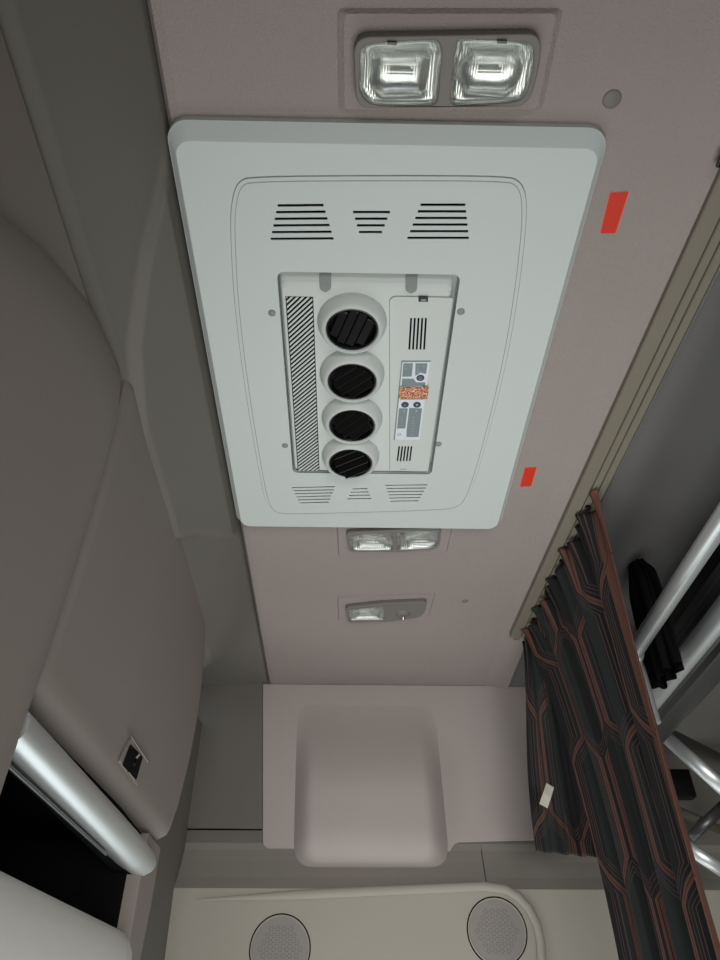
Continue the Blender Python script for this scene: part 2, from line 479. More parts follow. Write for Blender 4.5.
# far door: its outline measured on the door plane (y,z), front slightly bulged
Yg = .640
topz = [(.60, 1.83), (.70, 1.850), (.92, 1.874), (1.18, 1.884), (1.27, 1.872)]
rt = lambda z: interp([(1.395, 1.272), (1.42, 1.300), (1.48, 1.335), (1.568, 1.364), (1.64, 1.374), (1.70, 1.374), (1.78, 1.352), (1.83, 1.315), (1.87, 1.262), (1.90, 1.20)], z)
rows = []
NY, NZ = 50, 40
for j in range(NZ + 1):
    row = []
    for i in range(NY + 1):
        u, v = i / NY, j / NZ
        zz0 = 1.378 + .0
        y = lerp(Yg + .003, 1.30, u)
        z = lerp(lerp(1.379, 1.408, u), interp(topz, y), v)
        y = lerp(Yg + .003, rt(z), u)
        x = XL + .004 * math.sin(math.pi * v) 
        e = min(1, v / .06); x -= .016 * (1 - math.sqrt(max(0, 1 - (1 - e) ** 2)))
        e = min(1, (1 - u) / .03); x -= .020 * (1 - math.sqrt(max(0, 1 - (1 - e) ** 2)))
        e = min(1, (1 - v) / .05); x -= .016 * (1 - math.sqrt(max(0, 1 - (1 - e) ** 2)))
        e = min(1, u / .012); x -= .006 * (1 - math.sqrt(max(0, 1 - (1 - e) ** 2)))
        row.append(Vector((x, y, z)))
    rows.append(row)
# close the slab with a back rim
def slab(rows, depth):
    def back(p): return Vector((p.x - depth, p.y, p.z))
    rr = [[back(p) for p in rows[0]]] + rows + [[back(p) for p in rows[-1]]]
    return [[back(r[0])] + r + [back(r[-1])] for r in rr]
fd = grid('locker_door', slab(rows, .03), M['locker'], lk)
fd.modifiers.new('es', 'EDGE_SPLIT').split_angle = math.radians(60)
fd['label'] = 'flat far locker door with a black latch'
# near door: arched top, bulging
topn = [(-.75, 1.52), (-.1, 1.52), (.10, 1.56), (.20, 1.60), (.27, 1.640), (.33, 1.688), (.40, 1.748), (.50, 1.806), (.58, 1.830), (.637, 1.842)]
rows = []
for j in range(31):
    row = []
    for i in range(71):
        u, v = i / 70, j / 30
        y = lerp(YN + .01, Yg - .002, u)
        z = lerp(1.245, interp(topn, y), v)
        # faint curvature of the leading edge
        y = y + (.012 * math.sin(math.pi * min(1, max(0, (z - 1.30) / .5))) + .004) * sstep((u - .6) / .4)
        x = XL + .0055
        e = min(1, v / .06); x -= .02 * (1 - math.sqrt(max(0, 1 - (1 - e) ** 2)))
        e = min(1, (1 - v) / .22); x -= .035 * (1 - math.sqrt(max(0, 1 - (1 - e) ** 2)))
        e = min(1, (1 - u) / .015); x -= .007 * (1 - math.sqrt(max(0, 1 - (1 - e) ** 2)))
        row.append(Vector((x, y, z)))
    rows.append(row)
nd = grid('locker_door', slab(rows, .02), M['locker'], lk)
nd.modifiers.new('es', 'EDGE_SPLIT').split_angle = math.radians(60)
nd['label'] = 'rounded near locker door with an arched top'
# latch on the far door
LM = Matrix(((0, 0, 1, XL + .003), (1, 0, 0, 0), (0, 1, 0, 0), (0, 0, 0, 1)))  # (y,z,out)->world
def lp(px, py): v = on_x(px, py, XL + .003); return (v.y, v.z)
lt = plate2d('latch', [round_poly([lp(131, 738), lp(150, 765), lp(137, 786), lp(119, 762)], .004)], -.002, .002, M['locker'], lk, .0006, LM)
plate2d('latch_recess', [round_poly([lp(128.5, 744), lp(141, 757), lp(134.5, 780), lp(120.5, 765)], .004)], .002, .0026, M['void'], lt, 0, LM)
tube('latch_catch', [on_x(134, 765, XL + .008), on_x(135.5, 759, XL + .010), on_x(139, 755, XL + .008)], .0016, M['chrome'], lt, n=8)
tube('latch_rim', [on_x(130.5, 736.5, XL + .006), on_x(147.5, 762, XL + .006)], .0013, M['chrome'], lt, n=8)
tube('latch_rim', [on_x(128, 772, XL + .007), on_x(133.5, 779, XL + .007)], .0013, M['chrome'], lt, n=8)
# silver handle bar under the doors
def barline(y): return lerp(1.347, 1.359, (y - .6) / .65)
ys = [.640, .66, .70, .76, .84, 1.0, 1.12, 1.20, 1.240, 1.262, 1.275]
rs = [.0195, .0196, .0200, .0205, .021, .0222] + [.0225, .0205, .0145, .009, .003]
tube('handle_bar', [(XL - .014 - (.0225 - r) * .3 * (y > 1.1), y, barline(y) + .002 + (.0225 - r) * .85 * (y > 1.1)) for y, r in zip(ys, rs)], rs, M['silver_bright'], lk, n=32, flat=1.0)
box('bar_backing', (XL - .045, YN + .02, 1.342), (XL - .020, 1.24, 1.398), M['void'], lk)
# open tray below the bar: black inside with a pale rolled lip
ins = lk
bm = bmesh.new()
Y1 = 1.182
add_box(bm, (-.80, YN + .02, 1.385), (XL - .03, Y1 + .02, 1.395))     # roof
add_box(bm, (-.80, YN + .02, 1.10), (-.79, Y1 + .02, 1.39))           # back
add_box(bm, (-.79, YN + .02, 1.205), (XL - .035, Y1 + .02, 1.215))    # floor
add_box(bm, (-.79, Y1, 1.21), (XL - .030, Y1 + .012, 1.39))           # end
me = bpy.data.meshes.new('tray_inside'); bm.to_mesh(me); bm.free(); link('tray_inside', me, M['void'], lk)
tube('tray_trim', [(XL - .016, .45, 1.320), (XL - .016, 1.02, 1.3305)], .0022, M['gunmetal'], lk, n=8)
rows = []
NYl = 40
for i in range(NYl + 1):
    y = lerp(YN + .02, 1.215, i / NYl)
    zt_ = interp([(-.8, 1.20), (.40, 1.236), (.68, 1.247), (.90, 1.256), (1.16, 1.267), (1.215, 1.272)], y)
    e = sstep((y - 1.10) / .115)
    pr = [(-.045, -.004), (-.016, .000), (-.006, -.004), (-.001, -.012), (.002, -.03), (.003, -.06), (-.003, -.10), (-.02, -.16), (-.06, -.21), (-.14, -.235), (-.5, -.24)]
    rows.append([Vector((XL + a - e * .010 * (1 if k > 1 else 0), y, zt_ + c * (1 if c > -.1 else lerp(1, .93, e)))) for k, (a, c) in enumerate(pr)])
rows.append([Vector((XL - .05, 1.222, p.z)) if p.x > XL - .05 else Vector((p.x, 1.222, p.z)) for p in rows[-1]])
grid('tray_lip', rows, M['lip'], lk)
# end cheek behind the bar and tray, with its small step
plate2d('end_cheek', [round_poly([(1.19, 1.40), (1.285, 1.40), (1.285, 1.32), (1.245, 1.10), (1.19, 1.02)], .006)], -.05, -.012, M['locker'], lk, .002, LM)
box('cheek_step', (XL - .052, 1.22, 1.02), (XL - .024, 1.30, 1.245), M['mid_trim'], lk, .003)

# ================================================================== CEILING AIR CONDITIONER
ZP = 1.926     # cover face
ac = thing('ceiling_air_conditioner', 'pale grey rectangular air conditioner unit mounted flat on the ceiling', 'air conditioner', (.04, .75, ZC))
def pz(px, py, Z=ZP): v = on_z(px, py, Z); return (v.x, v.y)
TM = Matrix(((1, 0, 0, 0), (0, 1, 0, 0), (0, 0, -1, 0), (0, 0, 0, 1)))  # (x,y,t)-> z=-t ; face at low z is t high
def top_plate(name, loops, z_hi, z_lo, m, parent, bevel=0.0):
    return plate2d(name, loops, -z_hi, -z_lo, m, parent, bevel, TM)
fx0, fx1 = pz(190, 147)[0] - .001, pz(592, 144)[0] + .001
x0b, x1b = -.2155, .2945
y0b, y1b = .364, pz(370, 527)[1] + .012
# skirt + chamfer + front ring
def ring(x0, y0, x1, y1, r, z): return [Vector((p[0], p[1], z)) for p in rrect(x0, y0, x1, y1, r, 8)]
lo_in = .0095
fy0 = pz(360, 144.5)[1]
fy1 = y1b - .009
skirt = [ring(x0b, y0b, x1b, y1b, .026, ZC + .001), ring(x0b, y0b, x1b, y1b, .026, ZC - .010), ring(x0b + .0015, y0b + .002, x1b - .0015, y1b - .0015, .025, ZC - .0115), ring(x0b + lo_in, fy0 - .001, x1b - lo_in, fy1, .019, ZP + .0007), ring(x0b + lo_in + .001, fy0, x1b - lo_in - .001, fy1 - .001, .018, ZP)]
V = [v for r in skirt for v in r]; n = len(skirt[0]); F = []
for i in range(len(skirt) - 1):
    for j in range(n): F.append((i * n + j, i * n + (j + 1) % n, (i + 1) * n + (j + 1) % n, (i + 1) * n + j))
cover = mesh('cover_plate', V, F, M['plate'], ac)
H4 = [pz(279, 271), pz(461, 271), pz(431, 474), pz(293, 474)]
hole = rrect(min(H4[0][0], H4[3][0]), H4[0][1], max(H4[1][0], H4[2][0]), H4[2][1], .010)
front = rrect(x0b + lo_in + .001, fy0, x1b - lo_in - .001, fy1 - .001, .018, 8)
# raised inner field with bowed sides
inner_px = [(232, 192), (229, 215), (230, 250), (233, 300), (240, 360), (249, 420), (258, 470), (264, 500), (270, 511), (282, 516),
            (360, 514), (440, 511.5), (458, 509), (469, 500), (481, 465), (496, 410), (510, 350), (520, 290), (526, 240), (528, 212), (527, 192), (521, 180), (508, 174.5), (380, 174), (250, 175), (238, 180)]
field = [pz(*p) for p in inner_px]
def smooth_closed(P, it=2):
    for _ in range(it):
        Q = []
        for i in range(len(P)):
            a, b_ = Vector(P[i]), Vector(P[(i + 1) % len(P)])
            Q += [tuple(a * .75 + b_ * .25), tuple(a * .25 + b_ * .75)]
        P = Q
    return P
field = smooth_closed(field, 2)
cF = Vector((sum(p[0] for p in field) / len(field), sum(p[1] for p in field) / len(field)))
def inset(P, d):
    out = []
    k = len(P)
    A = sum(P[i][0] * P[(i + 1) % k][1] - P[(i + 1) % k][0] * P[i][1] for i in range(k))
    sg = 1 if A > 0 else -1
    for i in range(k):
        t = Vector(P[(i + 1) % k]) - Vector(P[i - 1]); t.normalize()
        nn = Vector((-t.y, t.x)) * sg; out.append(tuple(Vector(P[i]) + nn * d))
    return out
# slots
slots = []
def slot(a, b_, w=.0011, Z=ZP - .0022):
    A, B_ = Vector(pz(*a, Z)), Vector(pz(*b_, Z)); t = (B_ - A).normalized(); nn = Vector((-t.y, t.x))
    return [tuple(A + nn * w), tuple(A - nn * w), tuple(B_ - nn * w), tuple(B_ + nn * w)]
def rowset(y0, y1, n, l0, l1, r0, r1, dyr=0.0, w=.0013):
    for i in range(n):
        f = i / (n - 1); y = lerp(y0, y1, f)
        slots.append(slot((lerp(l0, l1, f), y), (lerp(r0, r1, f), y + dyr), w))
rowset(206.0, 239.3, 6, 277.5, 270.5, 323.5, 333.5, -.5, .0019)
rowset(212.5, 232.5, 4, 353, 359, 390, 382, 0, .0019)
rowset(205.2, 238.3, 6, 420.5, 407.5, 465.5, 469, 0, .0019)
rowset(488.2, 503.5, 6, 292, 299.5, 335, 329, -1.0, .0018)
rowset(489.5, 499.3, 4, 352.5, 347.5, 367.5, 371.5, -.4, .0018)
rowset(485.9, 501.8, 6, 385.5, 390.5, 427.5, 418.5, -.6, .0018)
top_plate('cover_face', [front, inset(field, .001), ], ZP + .003, ZP, M['plate'], cover, 0)
fld = top_plate('cover_field', [inset(field, .0022), hole] + slots, ZP + .001, ZP - .0016, M['plate'], cover, 0)
grv = top_plate('field_groove', [field, inset(field, .0075), ], ZP + .0035, ZP + .0008, M['cap'], cover, 0)
fs = top_plate('field_step', [inset(field, .0068), inset(field, .0076)], ZP - .0012, ZP - .0021, M['cap'], cover, 0)
box('filter_backing', (-.145, .44, ZP + .006), (.21, .553, ZP + .008), M['void'], cover)
box('filter_backing', (-.135, 1.005, ZP + .006), (.20, 1.10, ZP + .008), M['void'], cover)
# recess tub
hx0, hy0 = min(p[0] for p in hole), min(p[1] for p in hole); hx1, hy1 = max(p[0] for p in hole), max(p[1] for p in hole)
rec = [[Vector((p[0], p[1], ZP - .0010)) for p in hole], [Vector((p[0], p[1], ZC - .0012)) for p in hole]]
V = rec[0] + rec[1]; n = len(hole)
mesh('recess', V, [(j, (j + 1) % n, n + (j + 1) % n, n + j) for j in range(n)] + [tuple(range(n, 2 * n))], M['plate'], cover)
# cover screws
for p in ((272, 313), (461, 311.5), (285, 445.5), (438.5, 444)):
    c = on_z(*p, ZP - .002)
    s_ = lathe('screw', [(.0001, -.0018), (.0042, -.0018), (.0052, -.0008), (.0054, .0012)], M['cap'], ac, Matrix.Translation(c), n=20)
    s_.data.name = 'screw'

# ---- fitted control unit in the recess
ZU = 1.9255
ux0, ux1 = hx0 + .0018, hx1 - .006
uy0, uy1 = hy0 + .002, hy1 - .004
yb = pz(360, 287, ZU)[1]
def uring(x0, y0, x1, y1, r, z): return [Vector((p[0], p[1], z)) for p in rrect(x0, y0, x1, y1, r, 6)]
ur = [uring(ux0, uy0, ux1, uy1, .008, ZC - .002), uring(ux0 + .001, uy0 + .002, ux1 - .001, uy1 - .001, .008, ZU + .013),
      uring(ux0 + .002, lerp(uy0, yb, .75), ux1 - .003, uy1 - .002, .009, ZU + .0022), uring(ux0 + .0035, yb, ux1 - .0055, uy1 - .0035, .010, ZU)]
V = [v for r in ur for v in r]; n = len(ur[0]); F = []
for i in range(3):
    for j in range(n): F.append((i * n + j, i * n + (j + 1) % n, (i + 1) * n + (j + 1) % n, (i + 1) * n + j))
unit = mesh('control_unit', V, F, M['unit'], ac)
uf = rrect(ux0 + .0035, yb, ux1 - .0055, uy1 - .0035, .010, 6)
# diagonal grille: clip stripes to the grille rectangle
g0, g1 = pz(285.5, 297, ZU), pz(312, 297, ZU); g2, g3 = pz(319, 471, ZU), pz(298.5, 471, ZU)
gx0, gx1 = (g0[0] + g3[0]) / 2 + .0005, (g1[0] + g2[0]) / 2
gy0, gy1 = g0[1], g2[1]
def clip(poly, ax, val, keep_gt):
    out = []
    for i in range(len(poly)):
        a, b_ = poly[i - 1], poly[i]
        ia = (a[ax] > val) == keep_gt; ib = (b_[ax] > val) == keep_gt
        if ia != ib:
            t = (val - a[ax]) / (b_[ax] - a[ax]); out.append((lerp(a[0], b_[0], t), lerp(a[1], b_[1], t)))
        if ib: out.append(b_)
    return out
gs = []
pitch = (gy1 - gy0) / 44.0
k = -6
while gy0 + k * pitch < gy1 + .05:
    y = gy0 + k * pitch; k += 1
    W_ = gx1 - gx0
    poly = [(gx0 - .001, y + W_ * 1.15), (gx1 + .001, y), (gx1 + .001, y + pitch * .47), (gx0 - .001, y + W_ * 1.15 + pitch * .47)]
    for ax, val, kg in ((0, gx0, True), (0, gx1, False), (1, gy0, True), (1, gy1, False)):
        if poly: poly = clip(poly, ax, val, kg)
    q_ = []
    for p_ in poly:
        if not q_ or (Vector(p_) - Vector(q_[-1])).length > 1e-4: q_.append(p_)
    if len(q_) > 1 and (Vector(q_[0]) - Vector(q_[-1])).length < 1e-4: q_.pop()
    poly = q_
    if len(poly) >= 3 and (max(p[1] for p in poly) - min(p[1] for p in poly)) > .0015: gs.append(poly)
noz_px = [(352, 331, 28.0), (352, 383, 25.0), (352, 427, 23.0), (350.5, 464.5, 21.8)]
gr_ = [(gx0 - .0012, gy0 - .0012), (gx1 + .0012, gy0 - .0012), (gx1 + .0012, gy1 + .0012), (gx0 - .0012, gy1 + .0012)]
(ga, gb), (gc, gd) = gr_[0], gr_[2]
mid_ = clip(clip(list(uf), 0, ga, True), 0, gc, False)
V = []; F = []
for q in (clip(list(uf), 0, ga, False), clip(list(uf), 0, gc, True), clip(mid_, 1, gb, False), clip(mid_, 1, gd, True)):
    F.append(tuple(range(len(V), len(V) + len(q)))); V += [(p[0], p[1], ZU) for p in q]
mesh('unit_face', V, F, M['unit'], unit)
V = []; F = []
for q in gs:
    n = len(q); b0 = len(V)
    V += [(p[0], p[1], ZU) for p in q] + [(p[0], p[1], ZU + .0015) for p in q]
    F += [tuple(range(b0, b0 + n)), tuple(range(b0 + n, b0 + 2 * n))] + [(b0 + i, b0 + (i + 1) % n, b0 + n + (i + 1) % n, b0 + n + i) for i in range(n)]
mesh('side_grille', V, F, M['unit'], unit)
box('grille_backing', (gx0 - .003, gy0 - .003, ZU + .004), (gx1 + .003, gy1 + .003, ZU + .005), M['void'], unit)
# finger notches at the near edge
for px in (325.5, 411.5):
    c0 = pz(px, 272, ZU + .014); c1 = pz(px, 284, ZU)
    rows = []
    for i in range(9):
        t = i / 8; y = lerp(uy0 + .001, yb + .006, t); z = lerp(ZU + .0135, ZU - .0008, min(1, t * 1.15) ** .8) - .0030
        wd = .0078 * (1 if t < .75 else math.sqrt(max(0.02, 1 - ((t - .75) / .25) ** 2)))
        rows.append([Vector((c0[0] + wd * math.cos(math.pi * q / 8), y, z + .0005)) for q in range(9)])
    grid('finger_notch', rows, M['cap'], unit, thick=.0006)
# nozzles
ZN = 1.905
for i, (px, py, r) in enumerate(noz_px):
    c = on_z(px, py, ZN)
    Rr = .0385
    tilt = Matrix.Rotation(math.radians(-4), 4, 'X')
    T = Matrix.Translation((c.x, c.y, 0))
    nz = lathe('air_nozzle', [(.0490, ZU + .001), (.0488, ZU - .003), (.0475, ZU - .007), (.0430, ZN + .003), (.0405, ZN + .0002), (.0385, ZN - .0006), (.0370, ZN + .0004), (.0362, ZN + .003), (.0362, ZN + .010)], M['unit'], ac, T, n=56)
    nz['label'] = ['round air nozzle nearest the top lamp', 'second round air nozzle', 'third round air nozzle', 'round air nozzle at the far end'][i]
    lathe('nozzle_ring', [(.0362, ZN + .010), (.0358, ZN + .0022), (.0340, ZN + .0018), (.0325, ZN + .004), (.0320, ZN + .010)], M['black'], nz, T, n=48)
    rot = [20, 50, 45, 58][i]
    tl = [0, 8, 6, 22][i]
    RM = T @ Matrix.Translation((0, 0, ZN + .0065)) @ Matrix.Rotation(math.radians(rot), 4, 'Z') @ Matrix.Rotation(math.radians(tl), 4, 'Y')
    lathe('nozzle_bezel', [(.0001, .012), (.0325, .012)], M['void'], nz, T @ Matrix.Translation((0, 0, ZN)), n=32)
    bm = bmesh.new()
    for q in (-.020, -.0067, .0067, .020):
        L_ = math.sqrt(.030 ** 2 - q * q)
        add_box(bm, (q - .0060, -L_, -.0012), (q + .0060, L_, .0008), .0007, 1, RM @ Matrix.Translation((q, 0, 0)) @ Matrix.Rotation(math.radians(26 if i else 12), 4, 'Y') @ Matrix.Translation((-q, 0, 0)))
    me = bpy.data.meshes.new('nozzle_vane'); bm.to_mesh(me); bm.free(); link('nozzle_vane', me, M['vane'], nz)
# control panel, right of the nozzles
ZK = ZU - .0022
k0, k1, k2, k3 = pz(389, 297, ZK), pz(454, 297, ZK), pz(427, 474, ZK), pz(389.5, 470, ZK)
kx0 = (k0[0] + k3[0]) / 2; 
kp = round_poly([(k0[0] + .001, k0[1]), (k1[0] - .001, k0[1]), (k2[0] + .001, uy1 - .006), (k3[0] + .001, uy1 - .006)], [.010, .004, .003, .003])
ks = []
def vslots(xa, xb, y0, y1, xa2, n, w):
    for i in range(n):
        f = i / (n - 1)
        ks.append(slot((lerp(xa, xb, f), y0), (lerp(xa, xb, f) + xa2, y1), w, ZK))
vslots(411.2, 426.0, 318, 350, -1.9, 5, .0014)
vslots(399.3, 411.6, 446.3, 461.5, -1.9, 5, .0014)
ks.append(slot((400, 469.3), (406.5, 469.3), .0011, ZK))
cp = top_plate('control_panel', [kp] + ks, ZU, ZK, M['unit'], ac, 0)
top_plate('panel_seam', [inset(kp, -.0009), inset(kp, .0001)], ZU + .0002, ZU - .0003, M['cap'], cp)
box('slot_backing', (pz(405, 330, ZK)[0] - .004, pz(415, 314, ZK)[1], ZU - .0008), (pz(430, 330, ZK)[0], pz(415, 353, ZK)[1], ZU - .0003), M['void'], cp)
box('slot_backing', (pz(394, 450, ZK)[0], pz(405, 444, ZK)[1], ZU - .0008), (pz(414, 450, ZK)[0], pz(405, 472, ZK)[1], ZU - .0003), M['void'], cp)
top_plate('panel_catch', [[pz(418.5, 296.5, ZK), pz(428, 296.5, ZK), pz(428, 301.5, ZK), pz(418.5, 301.5, ZK)]], ZK + .001, ZK - .0008, M['black'], cp)
top_plate('catch_tab', [[pz(421, 298.7, ZK), pz(426.2, 298.7, ZK), pz(426.2, 300.7, ZK), pz(421, 300.7, ZK)]], ZK, ZK - .0013, M['cap'], cp)
# membrane keypad
Z1 = ZK - .0006
def zp(L, Z=Z1): return [pz(a, b_, Z) for a, b_ in L]
kb = top_plate('keypad', [round_poly(zp([(402, 361.5), (430, 361.5), (419.5, 440), (394.5, 439.5)]), .0012)], ZK, Z1, M['white'], ac)
top_plate('keypad_edge', [round_poly(zp([(401.4, 360.8), (430.6, 360.8), (430.4, 362), (402.4, 362.2), (395, 440), (393.6, 440)]), .0003)], ZK, Z1 - .0002, M['cap'], kb)
blocks = [[(403.4, 363.5), (413.0, 363.5), (411.6, 376.5), (402.2, 376.8)], [(415.5, 363.5), (427.5, 363.5), (426, 374), (420, 372.5), (415.2, 376)],
          [(402.2, 378.8), (413.5, 378.8), (416, 382.5), (425.5, 382.5), (425, 386), (401.5, 386)],
          [(400.5, 397.5), (423.5, 397.5), (423.3, 399.5), (400.3, 399.5)],
          [(399, 408.5), (407.8, 408.5), (405.2, 428.5), (397, 428.5)], [(409.3, 408), (422, 408.5), (418.5, 437), (406.4, 437), (406.6, 430)]]
for q in blocks: top_plate('keypad_field', [zp(q, Z1 - .0003)], Z1, Z1 - .0003, M['grey_print'], kb)
for (x, y, rr) in ((420.4, 377.8, 1.0), (405, 404.7, 1), (417, 404.7, 1)):
    c = on_z(x, y, Z1 - .0006)
    top_plate('key_surround', [circ(c.x, c.y, .0078, 24)], Z1, Z1 - .0005, M['white'], kb)
    bt = top_plate('key_button', [circ(c.x, c.y, .0060, 24)], Z1 - .0005, Z1 - .0011, M['navy'], kb)
    if y < 390:
        for s_ in (.0030,):
            top_plate('key_symbol', [circ(c.x, c.y, s_, 16), circ(c.x, c.y, s_ - .0005, 16)], Z1 - .0011, Z1 - .0013, M['pale_print'], kb)
        top_plate('key_symbol', [circ(c.x, c.y, .0007, 10)], Z1 - .0011, Z1 - .0013, M['pale_print'], kb)
    elif x < 410:
        top_plate('key_symbol', [[(c.x - .0015, c.y + .0011), (c.x + .0015, c.y + .0011), (c.x, c.y - .0012)]], Z1 - .0011, Z1 - .0013, M['pale_print'], kb)
    else:
        h_, w_ = .0018, .0004
        top_plate('key_symbol', [[(c.x - h_, c.y - w_), (c.x - w_, c.y - w_), (c.x - w_, c.y - h_), (c.x + w_, c.y - h_), (c.x + w_, c.y - w_), (c.x + h_, c.y - w_), (c.x + h_, c.y + w_), (c.x + w_, c.y + w_), (c.x + w_, c.y + h_), (c.x - w_, c.y + h_), (c.x - w_, c.y + w_), (c.x - h_, c.y + w_)]], Z1 - .0011, Z1 - .0013, M['white'], kb)
# indicator dots, small printed ticks and column marks
for (x, y) in ((404, 411), (416.5, 411)):
    c = on_z(x, y, Z1 - .0005); top_plate('indicator_dot', [circ(c.x, c.y, .0009, 10)], Z1 - .0003, Z1 - .0006, M['white'], kb)
pr = []
for i in range(7):
    y = lerp(417, 434, i / 6); a = pz(412.8 - i * .25, y, Z1); pr.append([(a[0], a[1]), (a[0] + .0026, a[1]), (a[0] + .0026, a[1] + .0016), (a[0], a[1] + .0016)])
for i in range(4):
    y = lerp(417, 425, i / 3); a = pz(401.2, y, Z1); pr.append([(a[0], a[1]), (a[0] + .002, a[1]), (a[0] + .002, a[1] + .0014), (a[0], a[1] + .0014)])
for (x, y) in ((405, 365.5), (409.5, 365.5), (405, 368.6), (417, 366), (417, 368.6), (417, 371.2), (423, 365.6), (417, 373.6)):
    a = pz(x, y, Z1); pr.append([(a[0], a[1]), (a[0] + .0026, a[1]), (a[0] + .0026, a[1] + .0013), (a[0], a[1] + .0013)])
for q in pr: pass
for q in pr: top_plate('printed_mark', [q], Z1 - .0003, Z1 - .0005, M['pale_print'], kb)
c = on_z(399.2, 434.5, Z1)
top_plate('keypad_logo', [circ(c.x, c.y, .0030, 18), circ(c.x, c.y, .0021, 18)], Z1, Z1 - .0003, M['grey_print'], kb)
# strip of copper tape stuck across the keypad
tp = thing('copper_tape', 'shiny copper tape patch stuck across the keypad of the air conditioner', 'tape', tuple(on_z(413, 391, Z1)))
a, b_ = pz(399.5, 386.2, Z1), pz(427.5, 398, Z1)
bm = bmesh.new()
rows = []
for i in range(15):
    rows.append([Vector((lerp(pz(399.6, 386, Z1)[0], pz(422, 386, Z1)[0], j / 20), lerp(a[1], b_[1], i / 14), Z1 - .0016 - .0010 * random.random())) for j in range(21)])
grid('tape_patch', rows, M['copper'], tp, thick=.0010, smooth=False)
rows = []
for i in range(9):
    rows.append([Vector((lerp(pz(422.4, 386, Z1)[0], pz(428.5, 386, Z1)[0], j / 8), lerp(a[1] - .002, b_[1] - .001, i / 8), Z1 - .0016 - .0018 * j / 8 - .0008 * random.random())) for j in range(9)])
grid('tape_end', rows, M['copper'], tp, thick=.0008, smooth=False)

# ================================================================== CEILING LAMPS
def lamp(name, label, outline_px, lenses_px, z_base, depth, grp=None, ribs=True, knob=None, face_px=None):
    c = on_z(sum(p[0] for p in outline_px) / len(outline_px), sum(p[1] for p in outline_px) / len(outline_px), z_base)
    t = thing(name, label, 'lamp', (c.x, c.y, z_base), grp)
    O = round_poly([pz(*p, z_base - depth) for p in outline_px], [.018 if depth > .012 else .010] * len(outline_px), 6)
    LZ = [round_poly([pz(*p, z_base - depth) for p in q], .010 if depth > .012 else .007, 6) for q in lenses_px]
    top_plate('lamp_housing', [O] + LZ, z_base, z_base - depth, M['lamp_frame'], t, .0015)
    for q in LZ:
        cx_ = sum(p[0] for p in q) / len(q); cy_ = sum(p[1] for p in q) / len(q)
        # reflector bowl rising into the ceiling
        R_ = []
        hw = (max(p[0] for p in q) - min(p[0] for p in q)) / 2; hh = (max(p[1] for p in q) - min(p[1] for p in q)) / 2
        dd = depth - .0025
        for k, (sc, el, zf) in enumerate(((1.0, 0, 0), (.97, 0, .30), (.90, .3, .34), (.86, 1, .36), (.82, 1, .50), (.66, 1, .80), (.42, 1, .96), (.2, 1, 1.0), (.05, 1, 1.0))):
            zz = z_base - depth + .0015 + dd * zf; ringp = []
            for p in q:
                ux, uy = p[0] - cx_, p[1] - cy_
                th = math.atan2(uy / hh, ux / hw)
                ex, ey = hw * math.cos(th), hh * math.sin(th)
                ringp.append(Vector((cx_ + lerp(ux, ex, el) * sc, cy_ + lerp(uy, ey, el) * sc, zz)))
            R_.append(ringp)
        V = [v for r in R_ for v in r]; n = len(q); F = []
        for i in range(8):
            for j in range(n): F.append((i * n + j, i * n + (j + 1) % n, (i + 1) * n + (j + 1) % n, (i + 1) * n + j))
        F.append(tuple(8 * n + j for j in range(n)))
        mesh('reflector', V, F, M['reflector'], t, smooth=True)
        tube('bulb', [(cx_ - .014, cy_, z_base - depth + depth * .55), (cx_ + .014, cy_, z_base - depth + depth * .55)], .003 if depth > .012 else .0025, M['reflector'], t, n=12)
        # ribbed lens
        x0 = min(p[0] for p in q); x1 = max(p[0] for p in q); y0 = min(p[1] for p in q); y1 = max(p[1] for p in q)
        NXr = 60 if depth > .012 else 40
        rows = []
        def yext(x):
            ys_ = []
            for i in range(len(q)):
                a_, b2 = q[i - 1], q[i]
                if (a_[0] - x) * (b2[0] - x) <= 0 and a_[0] != b2[0]:
                    ys_.append(lerp(a_[1], b2[1], (x - a_[0]) / (b2[0] - a_[0])))
            return (min(ys_), max(ys_)) if ys_ else (cy_, cy_)
        for i in range(NXr + 1):
            x = lerp(x0 + .0006, x1 - .0006, i / NXr); ya, yb_ = yext(x)
            rz = .0011 * (1 if i % 2 else 0)
            row = []
            for j in range(13):
                v = j / 12; e = min(v, 1 - v, i / NXr * 2, (1 - i / NXr) * 2); dome = .0045 * (1 - (1 - min(1, e / .18)) ** 2) ** .5
                row.append(Vector((x, lerp(ya, yb_, v), z_base - depth + .002 - dome - rz)))
            rows.append(row)
        grid('lens', rows, M['lens'], t, smooth=False)
    return t
ZL1 = ZC - .006
l1 = lamp('reading_lamp', 'large twin lens ceiling lamp at the top beside the air conditioner', [(353, 37), (543, 33.5), (539, 70), (529, 107), (356, 109)],
     [[(361, 45), (437, 39), (442, 50), (437, 106), (370, 105), (359, 92)], [(458, 41), (462, 39), (534, 43), (533, 72), (524, 99), (510, 103), (450, 106), (453, 70)]], ZL1, .015)
for (px, py) in ((392, 43), (502, 41.5)):
    c = on_z(px, py, ZL1 - .017); box('lens_clip', (c.x - .005, c.y - .0012, c.z - .002), (c.x + .005, c.y + .0012, c.z + .004), M['black'], l1)
l2 = lamp('ceiling_lamp', 'small twin lens ceiling lamp just past the far edge of the air conditioner', [(346, 533), (398, 530), (441, 529), (440, 545), (436, 549.5), (395, 552.5), (349, 552)],
     [[(350, 536), (392, 533), (393, 550.5), (352, 550.5)], [(397.5, 532.7), (438.5, 531), (437, 545), (432, 549), (397.5, 550.5)]], ZC - .004, .010)
